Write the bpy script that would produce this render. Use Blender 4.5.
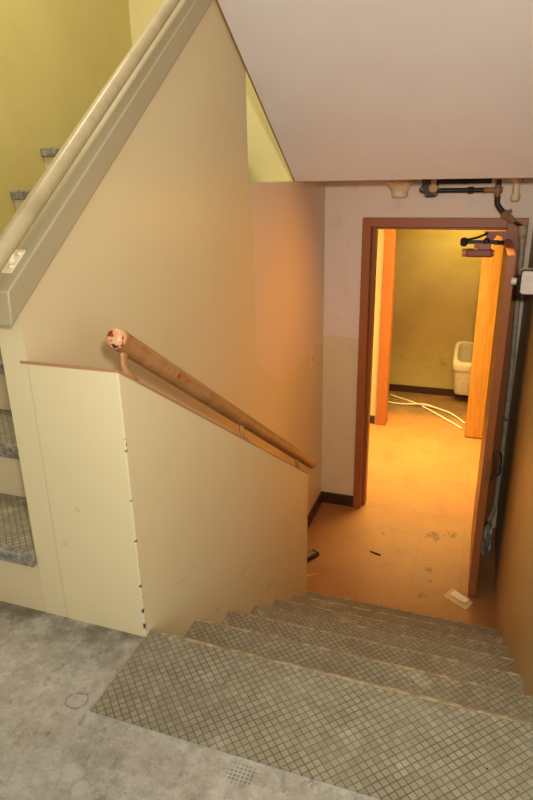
import bpy, bmesh, math, random
from mathutils import Vector, Matrix
random.seed(7)
S = bpy.context.scene
C = S.collection
for o in list(bpy.data.objects): bpy.data.objects.remove(o)

# ---------------------------------------------------------------- camera
EYE = Vector((0, 0, 1.2363))
cam = bpy.data.objects.new('camera', bpy.data.cameras.new('camera')); C.objects.link(cam)
r_ = Vector((0.9433709, 0.33125559, -0.01791875)); u_ = Vector((-0.09750216, 0.32849156, 0.93946081)); f_ = Vector((-0.31708781, 0.88451288, -0.34218752))
M = Matrix((r_, u_, -f_)).transposed().to_4x4(); M.translation = EYE
cam.matrix_world = M
cam.data.sensor_fit = 'VERTICAL'; cam.data.sensor_height = 36; cam.data.lens = 613.1/800*36
cam.data.clip_start = .02
S.camera = cam

# ---------------------------------------------------------------- world, lights, exposure
def lin(c):
    return tuple(((v/255)/12.92 if v/255 <= .04045 else ((v/255+.055)/1.055)**2.4) for v in c)
def rgb(*c): return (*lin(c), 1)
W = bpy.data.worlds.new('world'); S.world = W; W.use_nodes = True
W.node_tree.nodes['Background'].inputs[0].default_value = (*lin((250, 250, 255)), 1)
W.node_tree.nodes['Background'].inputs[1].default_value = 0.74
def area(name, loc, target, size, power, col, sy=None, spread=None):
    l = bpy.data.lights.new(name, 'AREA'); l.size = size; l.energy = power; l.color = lin(col)
    if sy: l.shape = 'RECTANGLE'; l.size_y = sy
    if spread: l.spread = math.radians(spread)
    o = bpy.data.objects.new(name, l); C.objects.link(o); o.location = loc
    o.rotation_euler = (Vector(target)-Vector(loc)).to_track_quat('-Z', 'Y').to_euler(); return o
# added side fill, the flash beside the camera, tungsten lamps, added warm fill
area('side_fill_light', (2.5, -1.5, 1.35), (-1.0, 1.9, .5), 1.5, 30, (255, 250, 240), sy=1.5)  # unseen soft fill added from the right to lift the side walls
area('camera_flash', (.15, -.08, 1.42), (-.30, 4.3, .9), .09, 19, (255, 247, 234), spread=115)
area('upper_landing_lamp', (-1.75, 2.0, 2.9), (-1.75, 2.6, 0), .5, 18, (255, 240, 204))
area('corridor_lamp', (-.45, 5.50, 1.08), (-.45, 5.50, -1.2), 1.1, 66, (255, 224, 136), spread=92)
area('back_room_lamp', (-.2, 6.60, 1.05), (-.4, 7.1, -.6), .5, 14, (255, 226, 140))
area('door_spill_fill', (.05, 3.75, 1.06), (-1.087, 3.0, -.1), .2, 5.5, (255, 172, 66), spread=110)  # fill added for the warm glow spilling from the doorway; no real lamp
S.view_settings.view_transform = 'Standard'; S.view_settings.look = 'None'
S.view_settings.gamma = 1; S.view_settings.use_curve_mapping = False
S.view_settings.exposure = -0.10

# ---------------------------------------------------------------- material helpers
def newmat(name, rough=.6, metal=0, spec=.5):
    m = bpy.data.materials.new(name); m.use_nodes = True
    b = m.node_tree.nodes['Principled BSDF']
    b.inputs['Roughness'].default_value = rough; b.inputs['Metallic'].default_value = metal
    b.inputs['Specular IOR Level'].default_value = spec
    return m, m.node_tree, b
class G:
    """tiny node-graph helper"""
    def __init__(s, nt): s.nt = nt; s.pos = None
    def n(s, t, **k):
        x = s.nt.nodes.new(t)
        for a, v in k.items(): setattr(x, a, v)
        return x
    def l(s, a, b): s.nt.links.new(a, b)
    def P(s):
        if s.pos is None: s.pos = s.n('ShaderNodeNewGeometry').outputs['Position']
        return s.pos
    def xyz(s):
        x = s.n('ShaderNodeSeparateXYZ'); s.l(s.P(), x.inputs[0]); return x.outputs
    def m(s, op, a, b=0, c=0):
        x = s.n('ShaderNodeMath', operation=op)
        for i, v in enumerate((a, b, c)):
            if isinstance(v, (int, float)): x.inputs[i].default_value = v
            else: s.l(v, x.inputs[i])
        return x.outputs[0]
    def noise(s, scale, detail=4, rough=.6, vec=None, stretch=None):
        x = s.n('ShaderNodeTexNoise'); x.inputs['Scale'].default_value = scale
        x.inputs['Detail'].default_value = detail; x.inputs['Roughness'].default_value = rough
        v = vec or s.P()
        if stretch:
            mp = s.n('ShaderNodeMapping'); mp.inputs['Scale'].default_value = stretch; s.l(v, mp.inputs[0]); v = mp.outputs[0]
        s.l(v, x.inputs['Vector']); return x.outputs['Fac']
    def ramp(s, f, lo, hi):
        x = s.n('ShaderNodeMapRange'); x.interpolation_type = 'SMOOTHSTEP'
        x.inputs[1].default_value = lo; x.inputs[2].default_value = hi; s.l(f, x.inputs[0]); return x.outputs[0]
    def mix(s, f, a, b):
        x = s.n('ShaderNodeMix', data_type='RGBA')
        if isinstance(f, (int, float)): x.inputs[0].default_value = f
        else: s.l(f, x.inputs[0])
        for i, v in ((6, a), (7, b)):
            if isinstance(v, tuple): x.inputs[i].default_value = v
            else: s.l(v, x.inputs[i])
        return x.outputs[2]
    def bump(s, h, b, strength=.2, dist=.01):
        x = s.n('ShaderNodeBump'); x.inputs['Strength'].default_value = strength; x.inputs['Distance'].default_value = dist
        s.l(h, x.inputs['Height']); s.l(x.outputs[0], b.inputs['Normal'])
    def blob(s, x, y, r, wob=.3, axes='xy', soft=.004):
        o = s.xyz(); A, B = ({'x': 0, 'y': 1, 'z': 2}[k] for k in axes)
        dx = s.m('SUBTRACT', o[A], x); dy = s.m('SUBTRACT', o[B], y)
        d = s.m('SQRT', s.m('ADD', s.m('MULTIPLY', dx, dx), s.m('MULTIPLY', dy, dy)))
        w = s.m('MULTIPLY', s.m('SUBTRACT', s.noise(22, 2), .5), wob*r*2)
        return s.m('ADD', d, w)

def paint(name, col, dark=None, rough=.45, scuff=0.25, bump=.08, scale=3, spec=.4):
    m, nt, b = newmat(name, rough, 0, spec); g = G(nt)
    dark = dark or tuple(v*.86 for v in col)
    f = g.ramp(g.noise(scale, 5, .65), .35, .75)
    c = g.mix(g.m('MULTIPLY', f, scuff), (*lin(col), 1), (*lin(dark), 1))
    g.l(c, b.inputs['Base Color']); g.bump(g.noise(60, 3), b, bump, .004)
    return m

CREAM = (219, 203, 156)
cream = paint('cream_wall_paint', CREAM, (214, 192, 148))
capwood = paint('brown_trim_paint', (176, 128, 88), (140, 96, 60))
stringer_paint = paint('taupe_stringer_paint', (174, 160, 124), (158, 144, 108), rough=.4)
rail_cream = paint('upper_rail_paint', (190, 172, 128), (136, 120, 86), rough=.35, scale=9, scuff=.5)
yellow = paint('yellow_wall_paint', (214, 197, 118), (194, 174, 98), scale=1.6, scuff=.6)
paleyellow = paint('pale_yellow_wall_paint', (232, 218, 152), (222, 206, 138))
lilac = paint('lilac_ceiling_paint', (236, 231, 226), (228, 222, 216), scuff=.5, rough=.6)
roomwall = paint('back_room_paint', (214, 196, 128), (190, 170, 110), scale=2)
tanwall = paint('tan_wall_paint', (194, 164, 110), (172, 140, 90), scale=2, scuff=.5, rough=.35)
brown_frame = paint('brown_frame_paint', (164, 100, 54), (142, 84, 44), rough=.4, scale=8)
darkbase = paint('dark_baseboard_vinyl', (74, 44, 28), (50, 30, 20), rough=.4)
riser_paint = paint('riser_paint', (216, 197, 152), (200, 178, 134))

# left wall: cream everywhere, lilac panel at the lower landing, tan dado below its line
def make_wall_left():
    m, nt, b = newmat('left_wall_paint', .38, 0, .45); g = G(nt); o = g.xyz()
    jit = g.m('MULTIPLY', g.m('SUBTRACT', g.noise(40, 2), .5), .012)
    a = g.ramp(g.m('SUBTRACT', o[1], g.m('SUBTRACT', 2.90, g.m('MULTIPLY', g.m('SUBTRACT', o[2], .32), .03))), -.004, .004)
    diag = g.m('SUBTRACT', .32, g.m('MULTIPLY', g.m('SUBTRACT', o[1], 2.9), .60))
    line = g.m('ADD', g.m('MAXIMUM', diag, .095), jit)
    bb = g.ramp(g.m('SUBTRACT', o[2], line), -.003, .003)
    f = g.m('MULTIPLY', a, bb)
    base = g.mix(g.m('MULTIPLY', g.ramp(g.noise(2.5, 5), .35, .75), .3), (*lin(CREAM), 1), (*lin((214, 190, 146)), 1))
    c = g.mix(f, base, (*lin((223, 203, 174)), 1))
    g.l(c, b.inputs['Base Color']); g.bump(g.noise(50, 3), b, .08, .004); return m
wall_left_mat = make_wall_left()
def make_wall_far():
    m, nt, b = newmat('far_wall_paint', .45, 0, .4); g = G(nt); o = g.xyz()
    f = g.ramp(o[2], .122, .128)
    c = g.mix(f, (*lin((228, 208, 164)), 1), (*lin((234, 216, 196)), 1))
    s = g.ramp(g.noise(9, 5), .55, .8)
    c = g.mix(g.m('MULTIPLY', s, .25), c, (*lin((170, 150, 130)), 1))
    g.l(c, b.inputs['Base Color']); return m
wall_far_mat = make_wall_far()

# knee wall, with chipped paint along the corner
def make_knee():
    m, nt, b = newmat('low_wall_paint', .42, 0, .45); g = G(nt); o = g.xyz()
    base = g.mix(g.m('MULTIPLY', g.ramp(g.noise(2.5, 5), .35, .75), .3), (*lin(CREAM), 1), (*lin((214, 190, 146)), 1))
    # scuffs low on the stair side
    sc = g.ramp(g.noise(7, 6, .7, stretch=(1, .6, 2.2)), .58, .72)
    sc = g.m('MULTIPLY', sc, g.m('GREATER_THAN', o[1], 1.225))
    low = g.ramp(g.m('ADD', o[2], g.m('MULTIPLY', g.m('SUBTRACT', o[1], 1.22), .65)), .45, 0.0)
    base = g.mix(g.m('MULTIPLY', g.m('MULTIPLY', sc, low), .45), base, (*lin((120, 96, 70)), 1))
    for x_, z_, r_ in ((-.995, .385, .010), (-1.055, .265, .010), (-.99, .38, .004)):
        d = g.blob(x_, z_, r_, .9, axes='xz'); base = g.mix(g.m('MULTIPLY', g.ramp(d, r_, r_*.5), .25), base, (*lin((170, 146, 104)), 1))
    dx = g.m('ABSOLUTE', g.m('ADD', o[0], .8181)); dy = g.m('ABSOLUTE', g.m('SUBTRACT', o[1], 1.2191))
    d = g.m('ADD', dx, dy)
    chip = g.m('MULTIPLY', g.ramp(g.noise(32, 3, .6, stretch=(.4, .4, 1)), .585, .60), g.m('LESS_THAN', d, .0055))
    chip = g.m('MULTIPLY', chip, g.m('LESS_THAN', o[2], .62))
    c = g.mix(chip, base, (*lin((70, 76, 90)), 1))
    edge = g.m('MULTIPLY', g.m('LESS_THAN', d, .004), .3)  # pale highlight painted into the colour along the corner
    c = g.mix(g.m('MULTIPLY', edge, g.m('SUBTRACT', 1, chip)), c, (*lin((245, 236, 205)), 1))
    g.l(c, b.inputs['Base Color']); g.bump(g.noise(30, 4), b, .12, .004); return m
knee_mat = make_knee()

def make_concrete():
    m, nt, b = newmat('worn_concrete', .8, 0, .25); g = G(nt); o = g.xyz()
    n1 = g.ramp(g.noise(5, 8, .65), .32, .68); n2 = g.ramp(g.noise(38, 6, .7), .42, .66)
    c = g.mix(n1, (*lin((164, 157, 138)), 1), (*lin((196, 190, 174)), 1))
    c = g.mix(g.m('MULTIPLY', n2, .35), c, (*lin((128, 118, 96)), 1))
    c = g.mix(g.m('MULTIPLY', g.ramp(g.noise(14, 6, .75), .60, .68), .5), c, (*lin((205, 196, 172)), 1))
    yel = g.m('MULTIPLY', g.ramp(g.noise(70, 4, .7), .64, .68), g.ramp(g.noise(4, 2), .45, .6))
    c = g.mix(g.m('MULTIPLY', yel, .7), c, (*lin((198, 168, 118)), 1))
    c = g.mix(g.m('MULTIPLY', g.ramp(g.noise(24, 9, .8), .50, .60), .45), c, (*lin((206, 200, 184)), 1))
    c = g.mix(g.m('MULTIPLY', g.ramp(g.noise(17, 9, .8, stretch=(1.3, .8, 1)), .55, .63), .55), c, (*lin((118, 106, 82)), 1))
    c = g.mix(g.m('MULTIPLY', g.ramp(g.noise(120, 3, .6), .66, .70), .6), c, (*lin((92, 82, 62)), 1))
    # grime along the foot of the wall and beside the plate
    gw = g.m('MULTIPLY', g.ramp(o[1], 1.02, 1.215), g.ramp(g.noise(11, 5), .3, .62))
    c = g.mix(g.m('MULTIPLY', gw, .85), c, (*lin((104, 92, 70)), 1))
    # round patch with a dark rim
    d = g.blob(-.868, .962, .027, .5)
    c = g.mix(g.m('MULTIPLY', g.ramp(d, .028, .024), .3), c, (*lin((188, 180, 164)), 1))
    rim = g.m('MULTIPLY', g.ramp(d, .0215, .0245), g.ramp(d, .029, .0262))
    c = g.mix(g.m('MULTIPLY', rim, .5), c, (*lin((88, 78, 60)), 1))
    # pale plaster blobs
    for x, y, r in ((-.755, .79, .030), (-.72, .765, .022), (-.79, .77, .014)):
        d = g.blob(x, y, r, .6); c = g.mix(g.m('MULTIPLY', g.ramp(d, r, r*.6), .45), c, (*lin((206, 202, 190)), 1))
    # imprint of the lattice
    u = g.m('ABSOLUTE', g.m('SINE', g.m('MULTIPLY', o[0], 330))); v = g.m('ABSOLUTE', g.m('SINE', g.m('MULTIPLY', o[1], 330)))
    dots = g.m('MULTIPLY', g.m('GREATER_THAN', u, .55), g.m('GREATER_THAN', v, .55))
    d = g.blob(-.40, .905, .04, .6); dots = g.m('MULTIPLY', dots, g.ramp(d, .04, .02))
    c = g.mix(g.m('MULTIPLY', dots, .65), c, (*lin((112, 104, 84)), 1))
    # blended colour and surface bump
    g.l(c, b.inputs['Base Color'])
    g.bump(g.m('ADD', g.noise(30, 8, .7), g.m('MULTIPLY', g.noise(8, 3), 1.5)), b, .35, .01); return m
concrete = make_concrete()

def make_lattice(name, diag=True, pitch=.0176):
    m, nt, b = newmat(name, .6, .0, .4); g = G(nt); o = g.xyz()
    k = .70711/pitch
    if diag:
        u = g.m('MULTIPLY', g.m('ADD', o[0], o[1]), k); v = g.m('MULTIPLY', g.m('SUBTRACT', o[0], o[1]), k)
    else:
        u = g.m('MULTIPLY', o[0], 1/.022); v = g.m('ADD', .5, 0.0)
    def groove(t):
        fr = g.m('FRACT', t); dd = g.m('ABSOLUTE', g.m('SUBTRACT', fr, .5)); return g.ramp(dd, .39, .465)
    gr = g.m('MAXIMUM', groove(u), groove(v))
    # per-cell tone
    comb = g.n('ShaderNodeCombineXYZ'); g.l(g.m('FLOOR', u), comb.inputs[0]); g.l(g.m('FLOOR', v), comb.inputs[1])
    wn = g.n('ShaderNodeTexWhiteNoise', noise_dimensions='3D'); g.l(comb.outputs[0], wn.inputs['Vector'])
    base = g.mix(g.m('MULTIPLY', wn.outputs['Value'], .7), (*lin((138, 132, 108)), 1), (*lin((164, 156, 128)), 1))
    base = g.mix(g.m('MULTIPLY', g.ramp(g.noise(5, 6, .7), .48, .72), .55), base, (*lin((120, 102, 72)), 1))
    base = g.mix(g.m('MULTIPLY', g.ramp(g.noise(9, 5, .7), .56, .70), .5), base, (*lin((196, 184, 156)), 1))
    base = g.mix(g.ramp(g.noise(60, 2, .5), .74, .77), base, (*lin((40, 36, 30)), 1))
    gd = g.m('MULTIPLY', gr, g.m('ADD', .55, g.m('MULTIPLY', g.ramp(g.noise(7, 4), .3, .7), .4)))
    c = g.mix(gd, base, (*lin((92, 78, 54)), 1))
    g.l(c, b.inputs['Base Color'])
    g.bump(g.m('SUBTRACT', 1, gr), b, .35, .002); return m
lattice = make_lattice('diamond_tread_rubber')
ribbed = make_lattice('ribbed_tread_rubber', False)
def make_nosing():
    m, nt, b = newmat('worn_tread_edge', .5, 0, .5); g = G(nt)
    c = g.mix(g.ramp(g.noise(25, 5, .7), .4, .65), (*lin((138, 124, 94)), 1), (*lin((190, 174, 138)), 1))
    g.l(c, b.inputs['Base Color']); return m
nosing_mat = make_nosing()
def make_grey_nosing():
    m, nt, b = newmat('grey_tread_edge', .6, 0, .4); g = G(nt)
    c = g.mix(g.ramp(g.noise(60, 5, .7), .4, .62), (*lin((112, 106, 90)), 1), (*lin((158, 152, 134)), 1))
    g.l(c, b.inputs['Base Color']); g.bump(g.noise(120, 4), b, .4, .004); return m
grey_nosing = make_grey_nosing()

def make_vinyl():
    m, nt, b = newmat('vinyl_floor_tiles', .30, 0, .5); g = G(nt); o = g.xyz()
    u = g.m('DIVIDE', g.m('ADD', o[0], 3.01), .305); v = g.m('DIVIDE', g.m('SUBTRACT', o[1], .07), .305)
    def seam(t):
        fr = g.m('FRACT', t); dd = g.m('ABSOLUTE', g.m('SUBTRACT', fr, .5)); return g.ramp(dd, .490, .498)
    gr = g.m('MAXIMUM', seam(u), seam(v))
    comb = g.n('ShaderNodeCombineXYZ'); g.l(g.m('FLOOR', u), comb.inputs[0]); g.l(g.m('FLOOR', v), comb.inputs[1])
    wn = g.n('ShaderNodeTexWhiteNoise', noise_dimensions='3D'); g.l(comb.outputs[0], wn.inputs['Vector'])
    c = g.mix(wn.outputs['Value'], (*lin((166, 114, 64)), 1), (*lin((172, 120, 70)), 1))
    c = g.mix(g.m('MULTIPLY', g.ramp(g.noise(4, 6, .7), .45, .75), .5), c, (*lin((140, 90, 50)), 1))
    c = g.mix(g.m('MULTIPLY', gr, .3), c, (*lin((104, 66, 38)), 1))
    # dirt that gathers far from the walked path, at the back room and in the corner behind the door
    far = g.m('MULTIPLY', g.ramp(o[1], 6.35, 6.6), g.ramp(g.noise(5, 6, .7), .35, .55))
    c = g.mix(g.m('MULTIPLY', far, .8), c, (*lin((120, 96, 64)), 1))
    for x, y, r, w in ((-.17, 3.34, .035, 1.2), (-.14, 3.5, .02, 1.2), (-.17, 3.62, .03, 1.4), (-.18, 4.05, .06, 1.6), (-.05, 4.12, .05, 1.6), (-.52, 3.98, .022, 1.2)):
        d = g.blob(x, y, r, w); sp = g.m('MULTIPLY', g.ramp(d, r, r*.6), g.ramp(g.noise(45, 4, .7), .42, .55))
        c = g.mix(g.m('MULTIPLY', sp, .75), c, (*lin((74, 48, 28)), 1))
    g.l(c, b.inputs['Base Color'])
    g.l(g.m('ADD', .32, g.m('MULTIPLY', g.noise(6, 5), .25)), b.inputs['Roughness']); return m
vinyl = make_vinyl()

def make_wood(name, a, c2, sx=1):
    m, nt, b = newmat(name, .4, 0, .4); g = G(nt)
    f = g.noise(6, 6, .6, stretch=(8*sx, 8*sx, .7))
    c = g.mix(g.ramp(f, .35, .7), (*lin(a), 1), (*lin(c2), 1)); g.l(c, b.inputs['Base Color']); return m
wood_leaf = make_wood('varnished_wood', (212, 152, 70), (194, 130, 52))
rail_wood = None
def make_rail():
    m, nt, b = newmat('brown_painted_rail', .35, 0, .5); g = G(nt); o = g.xyz()
    c = g.mix(g.ramp(g.noise(14, 5), .35, .7), (*lin((182, 134, 84)), 1), (*lin((156, 108, 62)), 1))
    for y_, z_, r_ in ((1.521, .694, .011), (1.575, .662, .009), (1.595, .652, .005), (1.659, .598, .006), (1.292, .869, .006), (1.34, .825, .004), (1.90, .470, .005), (2.02, .40, .005)):
        d = g.blob(y_, z_, r_, 1.3, axes='yz'); c = g.mix(g.ramp(d, r_, r_*.8), c, (*lin((160, 34, 18)), 1))
    ch = g.m('MULTIPLY', g.ramp(g.noise(60, 3, .5), .69, .70), g.m('LESS_THAN', o[1], 2.3))
    c = g.mix(ch, c, (*lin((150, 34, 20)), 1)); g.l(c, b.inputs['Base Color']); return m
rail_mat = make_rail()
def make_chip():
    m, nt, b = newmat('chipped_rail_end', .3, 0, .5); g = G(nt)
    n = g.noise(75, 3, .55)
    c = g.mix(g.ramp(n, .60, .62), (*lin((204, 150, 104)), 1), (*lin((150, 40, 30)), 1))
    c = g.mix(g.ramp(g.noise(60, 3, .5, stretch=(1, 1.3, 1.7)), .63, .67), c, (*lin((226, 192, 160)), 1))
    c = g.mix(g.ramp(g.noise(52, 3, .5, stretch=(1.8, 1, 1.2)), .60, .63), c, (*lin((52, 36, 52)), 1))
    g.l(c, b.inputs['Base Color']); return m
chip_mat = make_chip()
def plain(name, col, rough=.5, metal=0, var=.15):
    return paint(name, col, tuple(v*.7 for v in col), rough, var*2, .05, 20)
black_pipe = plain('black_iron_pipe', (42, 32, 28), .45)
bronze = plain('bronze_fitting', (156, 122, 92), .4, var=.4)
cream_fit = plain('cream_plastic_fitting', (236, 222, 186), .5)
grey_conduit = plain('grey_conduit', (196, 182, 150), .4, var=.4)
dkgreen = plain('dark_valve_casting', (58, 56, 44), .5)
white_box = plain('white_plastic', (226, 216, 204), .4)
black_rubber = plain('black_rubber', (22, 20, 20), .6)
sink_white = plain('cream_white_plastic', (240, 226, 186), .3)
cable_white = plain('white_cable_sheath', (240, 228, 196), .4)
closer_red = plain('reddish_metal', (150, 84, 66), .35)
steel = newmat('worn_steel', .35, .8)[0]; steel.node_tree.nodes['Principled BSDF'].inputs['Base Color'].default_value = rgb(170, 160, 145)
paper_w = plain('white_paper', (236, 224, 200), .8)
paper_t = plain('tan_paper', (206, 162, 96), .8)
dark_debris = plain('dark_debris', (56, 44, 34), .7)
grey_cloth = plain('grey_cloth', (206, 198, 180), .9, var=.5)
leather_blk = plain('black_leather', (34, 30, 28), .35)
redcap = plain('red_paint', (190, 50, 34), .4)

# ---------------------------------------------------------------- mesh helpers
class MB:
    def __init__(s): s.bm = bmesh.new()
    def box(s, x0, x1, y0, y1, z0, z1, mat=None):
        v = [s.bm.verts.new(p) for p in ((x0,y0,z0),(x1,y0,z0),(x1,y1,z0),(x0,y1,z0),(x0,y0,z1),(x1,y0,z1),(x1,y1,z1),(x0,y1,z1))]
        if mat:
            for q in v: q.co = mat @ q.co
        for f in ((0,3,2,1),(4,5,6,7),(0,1,5,4),(1,2,6,5),(2,3,7,6),(3,0,4,7)): s.bm.faces.new([v[i] for i in f])
        return s
    def prism(s, poly, axis, a, b):
        def mk(p, t):
            return {'x': (t, p[0], p[1]), 'y': (p[0], t, p[1]), 'z': (p[0], p[1], t)}[axis]
        A = [s.bm.verts.new(mk(p, a)) for p in poly]; B = [s.bm.verts.new(mk(p, b)) for p in poly]
        s.bm.faces.new(A); s.bm.faces.new(B[::-1]); n = len(poly)
        for i in range(n): s.bm.faces.new((A[i], B[i], B[(i+1) % n], A[(i+1) % n]))
        return s
    def tube(s, pts, r, seg=16, cap=True):
        pts = [Vector(p) for p in pts]; rs = r if isinstance(r, (list, tuple)) else [r]*len(pts)
        rings = []; t0 = (pts[1]-pts[0]).normalized()
        up = Vector((0, 0, 1)) if abs(t0.z) < .9 else Vector((1, 0, 0))
        n = t0.cross(up).normalized()
        for i, p in enumerate(pts):
            if i == 0: t = pts[1]-pts[0]
            elif i == len(pts)-1: t = pts[-1]-pts[-2]
            else: t = (pts[i]-pts[i-1]).normalized()+(pts[i+1]-pts[i]).normalized()
            t.normalize(); n = (n-t*n.dot(t)).normalized(); b = t.cross(n)
            rings.append([s.bm.verts.new(p+(n*math.cos(a)+b*math.sin(a))*rs[i]) for a in (2*math.pi*k/seg for k in range(seg))])
        for i in range(len(rings)-1):
            for k in range(seg): s.bm.faces.new((rings[i][k], rings[i][(k+1) % seg], rings[i+1][(k+1) % seg], rings[i+1][k]))
        if cap: s.bm.faces.new(rings[0][::-1]); s.bm.faces.new(rings[-1])
        return s
    def loft(s, loops, cap=True):
        R = [[s.bm.verts.new(p) for p in L] for L in loops]; n = len(R[0])
        for i in range(len(R)-1):
            for k in range(n): s.bm.faces.new((R[i][k], R[i][(k+1) % n], R[i+1][(k+1) % n], R[i+1][k]))
        if cap: s.bm.faces.new(R[0][::-1]); s.bm.faces.new(R[-1])
        return s
    def build(s, name, mat, parent=None, bevel=0, smooth=True, seg=2):
        bmesh.ops.recalc_face_normals(s.bm, faces=s.bm.faces)
        me = bpy.data.meshes.new(name); s.bm.to_mesh(me); s.bm.free()
        if smooth:
            for p in me.polygons: p.use_smooth = True
            me.set_sharp_from_angle(angle=math.radians(35))
        me.materials.append(mat); o = bpy.data.objects.new(name, me); C.objects.link(o)
        if bevel:
            md = o.modifiers.new('bevel', 'BEVEL'); md.width = bevel; md.segments = seg; md.limit_method = 'ANGLE'
        if parent:
            o.parent = parent
            if parent.location.length: o.matrix_parent_inverse = Matrix.Translation(parent.location).inverted()
        return o
def struct(o): o['kind'] = 'structure'; return o
def tag(o, label, cat, group=None):
    o['label'] = label; o['category'] = cat
    if group: o['group'] = group
    return o
def thing(name, loc, label, cat, group=None):
    o = bpy.data.objects.new(name, None); C.objects.link(o); o.location = loc; o.empty_display_size = .05
    return tag(o, label, cat, group)
def sthing(name, loc):
    o = bpy.data.objects.new(name, None); C.objects.link(o); o.location = loc; o['kind'] = 'structure'; return o

# ---------------------------------------------------------------- dimensions
XK, XR, XW, XG, XL = -.818, .251, -1.087, -1.165, -2.18
YW, Y0, YK, YD = 1.219, 1.25, 2.93, 4.304
T, R, H = .28, .18025, 1.2615
ZC = 1.208

# ---------------------------------------------------------------- structure
m = MB(); m.prism([(-2.4, -1.2), (1.9, -1.2), (1.9, YW+.028), (XK, YW+.028), (XK, YW+.0005), (-2.4, YW+.0005)], 'z', -.18, 0)
struct(m.build('floor', concrete, smooth=False))
m = MB(); m.box(-2.4, 1.2, 2.935, 8.2, -H-.15, -H); struct(m.build('floor_lower', vinyl, smooth=False))
# left wall: side of the upper stair, carrying on to the lower door
m = MB(); m.prism([(YW, -H), (YD, -H), (YD, ZC), (2.84, ZC), (2.84, 2.16), (YW, .98)], 'x', XG, XW)
struct(m.build('wall_left', wall_left_mat, smooth=False))
m = MB(); m.prism([(YW, -H), (YK, -H), (YK, -.308), (YW, .797)], 'x', XW-.0006, XK)
struct(m.build('wall_low', knee_mat, bevel=0, smooth=False))
m = MB(); m.prism([(YW-.003, .797), (YW-.003, .803), (YW+.001, .803), (YK+.001, -.3035), (YK+.001, -.3075)], 'x', XW-.020, XK+.0015)
struct(m.build('trim_1', capwood, smooth=False))
m = MB(); m.box(XR, XR+.12, 1.2, YD, -H, 3.0); struct(m.build('wall_right', tanwall, smooth=False))
# far wall with the doorway
m = MB(); DX0, DX1, DZ = -.765, .135, .94
m.box(XG, DX0, YD, YD+.12, -H, 1.4); m.box(DX1, XR+.12, YD, YD+.12, -H, 1.4); m.box(DX0, DX1, YD, YD+.12, DZ, 1.4)
struct(m.build('wall_far', wall_far_mat, smooth=False))
# upper landing, its walls
m = MB(); m.prism([(XL, 3.0195), (XG-.006, 3.0195), (-1.50, 3.759), (XL, 3.759)], 'z', 1.215, 1.40); struct(m.build('floor_upper', ribbed, smooth=False))
m = MB(); m.box(XL-.12, XL, -.3, 3.88, 0, 3.4); struct(m.build('wall_upper_left', yellow, smooth=False))
m = MB(); m.box(XL+.001, XW+.0095, 3.76, 3.88, ZC+.001, 3.4); struct(m.build('wall_upper_back', paleyellow, smooth=False))
m = MB(); m.box(-1.55, XG-.001, 3.02, 3.759, ZC-.03, ZC); struct(m.build('floor_ledge', paleyellow, smooth=False))
# sloping soffit of the next flight and flat ceiling of the lower landing
sl = .652; y_a = 3.56; y_b = -.2
m = MB(); m.prism([(YD+.1, ZC), (y_a, ZC), (y_b, ZC+(y_a-y_b)*sl), (y_b, ZC+(y_a-y_b)*sl+.15), (y_a, ZC+.15), (YD+.1, ZC+.15)], 'x', XW+.010, XR+.1)
struct(m.build('ceiling', lilac, smooth=False))
m = MB(); m.prism([(y_a+.004, ZC-.001), (y_b, ZC-.001+(y_a+.004-y_b)*sl), (y_b, ZC+.03+(y_a-y_b)*sl), (y_a, ZC+.03)], 'x', XW+.001, XW+.0095)
struct(m.build('gap_shade_strip', paint('ochre_gap_shade', (150, 116, 60)), smooth=False))  # brown strip paints in the shadow gap along the soffit's left edge
# taupe stringer capping the side wall of the upper flight
k = .735
m = MB(); m.prism([(1.152, .910), (1.157, .993), (2.86, .993+k*1.703), (2.86, .910+k*1.703)], 'x', XG-.03, -1.055)
struct(m.build('trim_3', stringer_paint, bevel=.004))
# baseboards
m = MB(); m.box(XW+.001, -.809, YD-.014, YD-.0005, -H, -H+.095); struct(m.build('baseboard_far', darkbase, bevel=.003))
m = MB(); m.box(XW+.0005, XW+.014, YK+.01, YD-.015, -H, -H+.095); struct(m.build('baseboard_left', darkbase, bevel=.003))

# rooms beyond the door
m = MB(); m.box(-1.9, -.93, 6.10, 6.2, -H, 1.3); m.box(.75, 1.2, 6.1, 6.2, -H, 1.3); m.box(-.93, .75, 6.1, 6.2, .82, 1.3)
struct(m.build('wall_corridor', paint('corridor_paint', (232, 214, 158), (220, 198, 140)), smooth=False))
m = MB(); m.box(-1.9, 1.2, 7.22, 7.32, -H, 1.3)
def make_backwall():
    mm, nt, b = newmat('scuffed_yellow_paint', .5, 0, .3); g = G(nt); o = g.xyz()
    c = g.mix(g.ramp(g.noise(2, 5), .3, .7), rgb(206, 186, 112), rgb(190, 170, 100))
    s = g.m('MULTIPLY', g.ramp(g.noise(5, 6, .7, stretch=(1, 1, 3)), .56, .66), g.ramp(g.m('ABSOLUTE', g.m('ADD', o[2], .90)), .16, .04))
    c = g.mix(g.m('MULTIPLY', s, .6), c, rgb(110, 92, 60)); g.l(c, b.inputs['Base Color']); return mm
struct(m.build('wall_back', make_backwall(), smooth=False))
m = MB(); m.box(-1.9, 1.2, 7.205, 7.2195, -H, -H+.085); struct(m.build('baseboard_back', darkbase))
m = MB(); m.box(-1.9, -.965, 6.085, 6.0995, -H, -H+.085); struct(m.build('baseboard_corridor', darkbase))
m = MB(); m.box(-2.0, -1.9, YD+.12, 7.32, -H, 1.3); struct(m.build('wall_corridor_left', roomwall, smooth=False))
m = MB(); m.box(1.2, 1.3, YD+.12, 7.32, -H, 1.3); struct(m.build('wall_corridor_right', roomwall, smooth=False))
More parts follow.
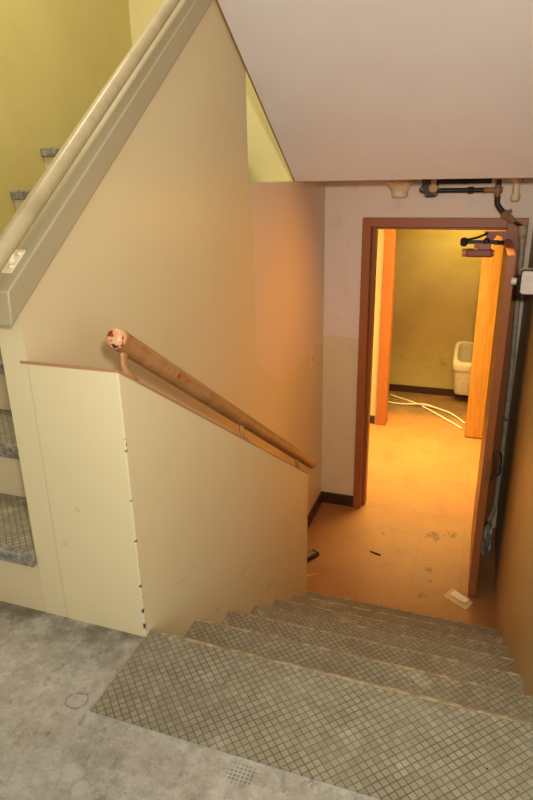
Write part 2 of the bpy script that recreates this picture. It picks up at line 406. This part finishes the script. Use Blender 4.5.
m = MB(); m.box(XR+.12, 1.2, YD+.02, YD+.12, -H, 1.3); m.box(-1.9, XG, YD+.02, YD+.12, -H, 1.3); struct(m.build('wall_corridor_front', roomwall, smooth=False))
m = MB(); m.box(-2.0, 1.3, YD+.121, 7.32, 1.12, 1.2); struct(m.build('ceiling_corridor', roomwall, smooth=False))

# door 1: frame, leaf swung open against the right wall, pull, closer
d1 = sthing('door_1', (-.3, YD, -H))
m = MB(); fy0, fy1 = YD-.022, YD+.125
m.box(-.820, -.762, fy0, fy1, -H, .965); m.box(.100, .222, fy0, fy1, -H, .965); m.box(-.762, .100, fy0, fy1, .905, .965)
m.box(-.762, -.736, YD+.045, fy1-.004, -H, .905); m.box(-.736, .100, YD+.045, fy1-.004, .885, .905)
m.build('door_frame', brown_frame, d1, bevel=.003)
HX, HY = .112, YD-.03
LA = math.atan2(-.86, -.0); leafM = Matrix.Translation((HX, HY, .84)) @ Matrix.Rotation(math.radians(.1), 4, 'Y') @ Matrix.Rotation(math.radians(.3), 4, 'Z') @ Matrix.Translation((0, 0, -.84))
lf = MB().box(-.022, .022, -.86, 0, -H+.014, .838, leafM).build('door_leaf', brown_frame, d1, bevel=.002)
lf['label'] = 'brown metal-edged door leaf swung open'
ly = HY-.845
m = MB(); m.tube([(.142, ly+.01, -.262), (.172, ly+.01, -.262), (.184, ly+.01, -.272), (.187, ly+.01, -.295), (.189, ly+.01, -.385), (.186, ly+.01, -.408), (.174, ly+.01, -.418), (.143, ly+.01, -.418)], .0065, 10)
h = m.build('door_handle', black_pipe, lf); h['label'] = 'black pull handle'
MB().box(.112, .132, ly-.017, ly-.0135, -.47, -.30).build('lock_plate', plain('brown_plate', (140, 92, 56), .4), lf)
# closer hanging from the head of the frame
cl = MB().box(-.135, .03, 4.14, 4.205, .735, .785).build('door_closer', closer_red, d1, bevel=.012, seg=3)
MB().box(-.14, .05, 4.165, 4.215, .815, .835).build('closer_arm', black_pipe, cl, bevel=.002)
m = MB(); m.tube([(-.14, 4.17, .838), (-.07, 4.15, .856), (-.01, 4.17, .882)], .007, 8)
m.tube([(.03, 4.18, .825), (.06, 4.18, .825), (.10, 4.2, .822)], .014, 8); m.build('closer_link', black_pipe, cl)
m = MB()
for x, r in ((-.148, .024), (-.015, .020)): m.tube([(x, 4.17, .80), (x, 4.17, .812), (x, 4.17, .84), (x, 4.17, .852)], [r*.6, r, r, r*.6], 10)
m.build('closer_joint', black_pipe, cl)
m = MB(); m.prism([(-.035, .89), (.10, .89), (.10, .80), (.085, .80), (.075, .855), (.045, .868), (.028, .84), (.01, .80), (-.01, .785), (-.02, .79), (-.02, .86)], 'y', 4.20, 4.212)
m.build('closer_bracket', closer_red, cl)
m = MB(); m.tube([(-.155, 4.17, .76), (-.130, 4.17, .76)], .026, 12); m.tube([(.025, 4.17, .76), (.040, 4.17, .76)], .02, 12); m.tube([(-.085, 4.138, .79), (-.060, 4.138, .79)], .012, 8)
MB().box(-.085, .015, 4.150, 4.200, .78, .822).build('closer_plate', plain('pink_primer', (176, 120, 100), .4), cl, bevel=.006)
e = m.build('closer_cap', plain('brass_cap', (206, 160, 80), .35), cl)

# door 2: brown jamb and an open varnished leaf
d2 = sthing('door_2', (-.4, 6.1, -H))
m = MB(); m.box(-.945, -.845, 6.06, 6.205, -H, .86); m.box(-.845, .75, 6.06, 6.205, .79, .86); m.build('door_frame', paint('orange_frame_paint', (190, 114, 58), (172, 98, 46)), d2, bevel=.003)
lf2 = MB().box(-.042, .76, 5.985, 6.025, -H+.01, .86).build('door_leaf', wood_leaf, d2, bevel=.002); lf2['label'] = 'varnished wooden door leaf'

# ---------------------------------------------------------------- stairs
ds = thing('staircase', (-.28, Y0, -H), 'stairs leading down to the doorway, diamond-patterned treads', 'staircase')
for n in range(7):
    z = -n*R; y1 = Y0+n*T; y0 = y1-T if n else Y0-.305
    m = MB(); m.box(XK+.0005, XR-.0005, y0-(0 if n == 0 else .0), y1-.011, z-.03 if n else .0003, z+.004)
    t = m.build('tread', lattice, ds, smooth=False)
    m = MB(); m.prism([(y1-.011, z-.03), (y1-.011, z+.0055), (y1-.004, z+.0055), (y1+.004, z), (y1+.006, z-.010), (y1+.003, z-.028), (y1-.004, z-.034)], 'x', XK+.0007, XR-.0007)
    m.build('nosing', nosing_mat, t)
    m = MB(); zb = z-R-(.0 if n < 6 else -.001)
    m.box(XK+.001, XR-.001, y1-.021, y1-.006, zb+.005, z-.034); m.build('riser', riser_paint, ds, smooth=False)
us = thing('staircase', ((XL+XG)/2, YW, 0), 'stairs leading up behind the cream wall at left, worn grey treads', 'staircase')
UR, UT = .1965, .262
for n in range(7):
    z = .017+UR*(n+1); y0 = 1.199+UT*n; y1 = y0+UT+.03
    m = MB(); m.box(XL+.001, XG-.001, y0+.025, y1 if n < 6 else 3.019, z-.042, z); t = m.build('tread', lattice, us, smooth=False)
    m = MB(); m.prism([(y0+.025, z-.042), (y0+.025, z+.001), (y0+.006, z+.001), (y0, z-.006), (y0, z-.038), (y0+.005, z-.042)], 'x', XL+.0015, XG-.0015)
    m.build('nosing', grey_nosing, t)
    m = MB(); m.box(XL+.001, XG-.001, y0+.020, y0+.034, z-UR+.001 if n else .0002, z-.0425); m.build('riser', riser_paint, us, smooth=False)
# plaster strip beside the first riser
# ---------------------------------------------------------------- handrails
s = -.652
def ry(y): return .893+s*(y-1.225)
hr = thing('handrail', (-.84, 1.225, .79), 'brown handrail with chipped red paint, mounted on the low wall', 'handrail')
pts = [(-.84, 1.262, ry(1.262)), (-.84, 3.09, ry(3.09)), (-.84, 3.105, ry(3.105))]
MB().tube(pts, [.0275, .0275, .020], 24).build('rail', rail_mat, hr)
dv = Vector((0, 1, s)).normalized(); p0 = Vector(pts[0])
e = MB().tube([p0-dv*.020, p0-dv*.0185, p0-dv*.013, p0-dv*.006, p0], [.010, .0170, .023, .0265, .0278], 24).build('rail_end_cap', chip_mat, hr)
e['label'] = 'rounded rail end with paint chipped off in red and black'
for yb in (1.285, 2.05, 2.80):
    zt = .800+s*(yb-YW-.03)+.0; zt = .797-.6478*(yb-YW)+.004
    L = []
    for tt, w, dp, oy in ((0, .016, .030, .016), (.12, .010, .020, .008), (.3, .008, .013, -.004), (.55, .008, .012, -.008), (.8, .009, .014, -.002), (1, .012, .022, .012)):
        z = zt-.004+tt*(ry(yb)-.022-zt+.010); ox = -.836 - .004*tt
        L.append([(ox+w*math.cos(a), yb+oy+dp*math.sin(a), z-.6*(dp*math.sin(a))*(1 if tt in (0, 1) else .2)) for a in (2*math.pi*q/12 for q in range(12))])
    MB().loft(L).build('bracket', rail_mat, hr)
ur = thing('handrail', (-1.10, 1.2, 1.0), 'thick cream handrail following the upper stairs, scratched paint', 'handrail')
a = Vector((-1.10, 1.232, 1.094)); b = Vector((-1.10, 1.94, 1.619)); dd = (b-a).normalized()
MB().tube([a-dd*.22, a+dd*2.1], .0205, 24).build('rail', rail_cream, ur)
for sy_ in (1.235, 2.5):
    q = a+dd*((sy_-a.y)/dd.y); zc = .993+k*(sy_-1.157)
    m = MB(); m.tube([(q.x, sy_, zc-.002), (q.x, sy_, q.z-.015)], .010, 12)
    m.box(q.x-.018, q.x+.020, sy_-.030, sy_+.030, 0, .005, Matrix.Translation((0, 0, zc+.000)) @ Matrix(((1,0,0,0),(0,1,0,0),(0,k,1,-k*sy_),(0,0,0,1))))
    for dy in (-.018, .018): m.tube([(q.x+.012, sy_+dy, zc+k*dy+.003), (q.x+.012, sy_+dy, zc+k*dy+.010)], .006, 10)
    m.build('bracket', cream_fit, ur)

# ---------------------------------------------------------------- pipework over the door
Yp = 4.215
pp = thing('sprinkler_pipe', (-.2, Yp, ZC), 'black iron pipes with bronze fittings under the ceiling above the door', 'pipe')
m = MB(); m.tube([(-.33, Yp, 1.135), (-.06, Yp, 1.135)], .0145, 12); m.tube([(-.34, Yp+.02, 1.188), (-.02, Yp+.02, 1.188)], .015, 12)
m.tube([(.022, Yp, 1.195), (.022, Yp, 1.13)], .015, 12)
m.tube([(.024, Yp, 1.115), (.024, Yp, 1.065), (.030, Yp, 1.045), (.05, Yp, 1.02), (.075, Yp, .995)], .0165, 12)
m.build('pipe_run', black_pipe, pp)
m = MB(); m.tube([(-.155, Yp, 1.135), (-.120, Yp, 1.135)], .021, 8); m.tube([(-.19, Yp+.02, 1.190), (-.165, Yp+.02, 1.190)], .019, 8); m.build('pipe_union', black_pipe, pp)
m = MB(); m.tube([(-.06, Yp, 1.135), (-.045, Yp, 1.135), (-.045, Yp, 1.135), (.05, Yp, 1.135)], [.019, .019, .016, .018], 10)
m.tube([(.022, Yp, 1.165), (.022, Yp, 1.155), (.022, Yp, 1.105), (.022, Yp, 1.095)], [.022, .019, .019, .022], 10); m.build('tee_fitting', bronze, pp)
m = MB(); m.tube([(.065, Yp, 1.005), (.08, Yp, .990), (.115, Yp, .965), (.135, Yp, .945)], [.024, .026, .020, .016], 10); m.tube([(.085, Yp-.01, 1.0), (.115, Yp-.01, 1.015)], .012, 8); m.build('elbow_fitting', bronze, pp)
m = MB(); m.tube([(.13, Yp, .95), (.175, Yp, .925), (.188, Yp, .905)], .010, 10); m.build('pipe_end', black_pipe, pp)

vb = thing('valve', (-.38, Yp, ZC), 'dark cast valve with a round tan disc beside the black pipes', 'valve')
m = MB(); m.prism([(-.44, 1.207), (-.335, 1.207), (-.335, 1.105), (-.352, 1.095), (-.405, 1.095), (-.42, 1.12), (-.445, 1.125), (-.45, 1.15), (-.43, 1.165)], 'y', Yp-.02, Yp+.03); m.build('valve_body', dkgreen, vb, bevel=.006)
m = MB(); m.tube([(-.362, Yp-.020, 1.150), (-.362, Yp-.034, 1.150)], [.030, .026], 20); m.tube([(-.362, Yp-.021, 1.188), (-.362, Yp-.032, 1.188)], .018, 16); e = m.build('valve_disc', plain('tan_disc', (190, 150, 96), .4), vb)
for x, z in ((-.43, 1.145), (-.41, 1.11), (-.345, 1.115)): MB().tube([(x, Yp-.019, z), (x, Yp-.03, z)], .007, 6).build('bolt', bronze, vb)

ca = thing('alarm_bell', (-.575, Yp, ZC), 'cream flared fitting hanging from the ceiling left of the valve', 'ceiling fitting')
m = MB(); m.tube([(-.572, Yp, z) for z in (1.190, 1.186, 1.180, 1.155, 1.140, 1.125, 1.105, 1.095)], [.092, .094, .088, .066, .054, .050, .050, .042], 28); m.build('flared_body', cream_fit, ca)
m = MB(); m.tube([(-.572, Yp, 1.2075), (-.572, Yp, 1.190)], .080, 28); m.build('mounting_ring', white_box, ca)
ca.name = 'ceiling_fitting'

st = thing('capped_pipe', (.125, Yp, ZC), 'short cream capped pipe stub hanging in the ceiling corner', 'pipe')
MB().tube([(.125, Yp, 1.2075), (.127, Yp, 1.09)], .020, 16).build('pipe_stub', cream_fit, st)
MB().tube([(.127, Yp, 1.105), (.127, Yp, 1.075), (.127, Yp, 1.068)], [.026, .026, .019], 16).build('pipe_cap', cream_fit, st)
MB().tube([(.125, Yp, 1.2075), (.125, Yp, 1.18)], .034, 8).build('pipe_collar', cream_fit, st)

cd = thing('conduit', (.205, Yp, -H), 'long grey conduit running down behind the open brown door', 'pipe')
MB().tube([(.192, Yp, .90), (.214, Yp, .34), (.228, Yp, -.07), (.232, Yp, -.6), (.230, Yp, -1.0), (.215, Yp, -1.10), (.190, Yp-.03, -1.15)], .0165, 14).build('conduit_run', grey_conduit, cd)
MB().tube([(.191, Yp, .925), (.193, Yp, .86), (.193, Yp, .85)], [.027, .027, .020], 14).build('conduit_coupling', grey_conduit, cd)
for x, z in ((.222, .1), (.229, -.35), (.230, -.72)): MB().box(x-.020, x+.0195, Yp-.020, Yp+.02, z-.012, z+.012).build('conduit_strap', steel, cd)

wb = thing('emergency_light', (.21, 3.35, .67), 'white rounded box with black rim on the right wall by the door', 'wall fixture')
def rr(x0, x1, z0, z1, y, r=.014):
    o = []
    for cx, cz, a0 in ((x1-r, z1-r, 0), (x0+r, z1-r, 90), (x0+r, z0+r, 180), (x1-r, z0+r, 270)):
        for q in range(5):
            a = math.radians(a0+q*22.5); o.append((cx+r*math.cos(a), y, cz+r*math.sin(a)))
    return o
MB().loft([rr(.172, .2505, .664, .774, 3.30), rr(.170, .2505, .662, .776, 3.31), rr(.170, .2505, .662, .776, 3.42)]).build('housing', white_box, wb)
MB().loft([rr(.165, .2506, .657, .781, 3.318), rr(.165, .2506, .657, .781, 3.334)]).build('gasket', black_rubber, wb)
m = MB(); m.tube([(.166, 3.36, .715), (.148, 3.36, .715)], .014, 12); m.build('plug', black_rubber, wb)
m = MB(); m.tube([(.150, 3.36, .715), (.125, 3.36, .718)], .018, 12); m.build('plug_tip', white_box, wb)

# ---------------------------------------------------------------- back room: basin and cables
bn = thing('wall_basin', (-.03, 7.1, -1.15), 'cream plastic basin hung on the back room wall', 'basin')
def rrx(cx, w, y0, y1, z, r=.05):
    o = []
    for X, Y, a0 in ((cx+w-r, y1-r, 0), (cx-w+r, y1-r, 90), (cx-w+r, y0+r, 180), (cx+w-r, y0+r, 270)):
        for q in range(6):
            a = math.radians(a0+q*18); o.append((X+r*math.cos(a), Y+r*math.sin(a), z))
    return o
def tub(w, y0, y1, z, tilt=0, r=.06): return [(p[0], p[1], p[2]+tilt*max(0, (p[1]-6.93)/.27)) for p in rrx(-.02, w, y0, y1, z, r)]
MB().loft([tub(.165, 7.01, 7.19, -1.165), tub(.19, 6.985, 7.20, -1.155), tub(.20, 6.97, 7.205, -1.12), tub(.215, 6.94, 7.21, -.85, .10), tub(.215, 6.94, 7.21, -.79, .18),
           tub(.19, 6.965, 7.195, -.79, .18), tub(.175, 7.0, 7.18, -1.06)]).build('bowl', sink_white, bn)
MB().loft([tub(.218, 6.937, 7.212, -.86, .12), tub(.232, 6.925, 7.214, -.855, .13), tub(.236, 6.92, 7.215, -.80, .18), tub(.228, 6.925, 7.213, -.785, .19), tub(.190, 6.965, 7.196, -.785, .19), tub(.188, 6.967, 7.194, -.80, .18)], cap=False).build('rim', sink_white, bn)

def cable(pts, label):
    c = bpy.data.curves.new('cable', 'CURVE'); c.dimensions = '3D'; c.bevel_depth = .0105; c.bevel_resolution = 3
    sp = c.splines.new('NURBS'); sp.points.add(len(pts)-1); sp.use_endpoint_u = True; sp.order_u = 4
    for i, p in enumerate(pts): sp.points[i].co = (p[0], p[1], p[2]-H+.0115, 1)
    o0 = bpy.data.objects.new('tmp', c); C.objects.link(o0)
    dg = bpy.context.evaluated_depsgraph_get(); me = bpy.data.meshes.new_from_object(o0.evaluated_get(dg))
    bpy.data.objects.remove(o0); o = bpy.data.objects.new('cable', me); C.objects.link(o)
    me.materials.clear(); me.materials.append(cable_white)
    tag(o, label, 'cable', 'white cables on the back room floor')
cable([(-.93, 7.02, .0), (-.81, 6.938, .0), (-.664, 6.875, .0), (-.438, 6.638, .0), (-.259, 6.41, .0), (-.15, 6.29, .0), (-.073, 6.176, 0)], 'white cable running from the brown jamb diagonally to the wooden door foot')
cable([(-.97, 6.78, .0), (-.908, 6.75, .0), (-.78, 6.75, .0), (-.68, 6.745, .004), (-.58, 6.74, .026), (-.45, 6.72, .026), (-.36, 6.70, .0), (-.24, 6.64, .0), (-.13, 6.49, .0), (-.07, 6.37, .0), (-.05, 6.33, 0)], 'white cable lying nearer the doorway, bending in an arc below the basin')

# ---------------------------------------------------------------- small things
sw = thing('light_switch', (XW, 3.965, .045), 'cream light switch on the left wall of the lower landing', 'switch')
MB().box(XW+.0005, XW+.006, 3.93, 4.0, -.012, .105).build('cover_plate', paint('switch_plate', (238, 212, 166)), sw, bevel=.002)
MB().box(XW+.006, XW+.013, 3.955, 3.975, .030, .062).build('toggle', paint('switch_toggle', (206, 172, 120)), sw, bevel=.002)

def sheet(name, corners, z, mat, label, cat, th=.0012, curl=.004):
    m = MB(); n = 6; A, B, Cc, D = [Vector((p[0], p[1], 0)) for p in corners]; top = []
    G_ = [[(A*(1-i/n)+B*(i/n))*(1-j/n)+(D*(1-i/n)+Cc*(i/n))*(j/n) for i in range(n+1)] for j in range(n+1)]
    def h(i, j): return curl*abs(i/n-.5)*abs(j/n-.5)*4*(1 if (i > n/2) else .3)
    U = [[m.bm.verts.new((p.x, p.y, z+th+h(i, j))) for i, p in enumerate(r)] for j, r in enumerate(G_)]
    Lw = [[m.bm.verts.new((p.x, p.y, z+.0003+h(i, j)*.9)) for i, p in enumerate(r)] for j, r in enumerate(G_)]
    for j in range(n):
        for i in range(n):
            m.bm.faces.new((U[j][i], U[j][i+1], U[j+1][i+1], U[j+1][i])); m.bm.faces.new((Lw[j][i], Lw[j+1][i], Lw[j+1][i+1], Lw[j][i+1]))
    for q in range(n):
        for a_, b_ in ((U[0], Lw[0]), (U[n], Lw[n])): m.bm.faces.new((a_[q], a_[q+1], b_[q+1], b_[q]))
        for c_ in (0, n): m.bm.faces.new((U[q][c_], U[q+1][c_], Lw[q+1][c_], Lw[q][c_]))
    o = m.build(name, mat, smooth=False); tag(o, label, cat); return o
sheet('paper_sheet', [(-.055, 3.375), (.085, 3.275), (.125, 3.36), (-.005, 3.47)], -H, plain('yellowed_paper', (212, 184, 134), .8), 'yellowed paper sheet lying at the foot of the open brown door', 'paper')
sheet('paper_slip', [(-.015, 3.395), (.075, 3.33), (.105, 3.375), (.015, 3.445)], -H+.007, paper_w, 'white slip of paper on top of the yellowed sheet', 'paper', curl=.002)
sheet('paper_scrap', [(-1.205, 1.345), (-1.275, 1.34), (-1.265, 1.40), (-1.19, 1.41)], .017+UR, paper_t, 'torn tan paper scrap on the lowest grey tread of the upper stairs', 'paper', curl=.002)
o = MB().tube([(-.575, 3.712, -H+.006), (-.50, 3.690, -H+.006)], [.004, .006], 6).build('splinter', dark_debris); tag(o, 'dark splinter of wood on the tiled floor', 'debris')
# black shoe-like scrap behind the low wall end
o = thing('hinge_scrap', (-.95, 3.5, -H), 'small black metal-faced scrap behind the end of the low wall', 'debris')
MB().box(-.045, .02, -.06, .075, .001, .03, Matrix.Translation((-.955, 3.50, -H)) @ Matrix.Rotation(-.5, 4, 'Z')).build('scrap_body', leather_blk, o, bevel=.008)
MB().box(-.030, .005, -.04, .05, .030, .034, Matrix.Translation((-.955, 3.50, -H)) @ Matrix.Rotation(-.5, 4, 'Z')).build('scrap_face', steel, o, bevel=.001)
o.name = 'metal_scrap'
sheet('paper_shred', [(-.96, 3.28), (-.87, 3.335), (-.865, 3.35), (-.95, 3.31)], -H, plain('shred_paper', (224, 170, 110), .7), 'thin pale shred of paper near the black metal scrap', 'paper', curl=.006)
# crumpled rags behind the door
def rag(loc, sx, sy, sz, seed, mat, label):
    rnd = random.Random(seed); m = MB(); bmesh.ops.create_icosphere(m.bm, subdivisions=3, radius=1)
    for v in m.bm.verts:
        c = v.co; f = 1+.22*math.sin(5*c.x+seed)*math.cos(4*c.y+2*seed)+.12*math.sin(11*c.z+7*c.x)+rnd.uniform(-.05, .05)
        v.co = Vector((loc[0]+c.x*sx*f, loc[1]+c.y*sy*f, max(loc[2]+.0005, loc[2]+sz*.7+c.z*sz*f)))
    o = m.build('rag', mat); tag(o, label, 'cloth'); return o
rag((.19, 3.98, -H), .035, .10, .12, 2, grey_cloth, 'crumpled grey rag heaped behind the open brown door')
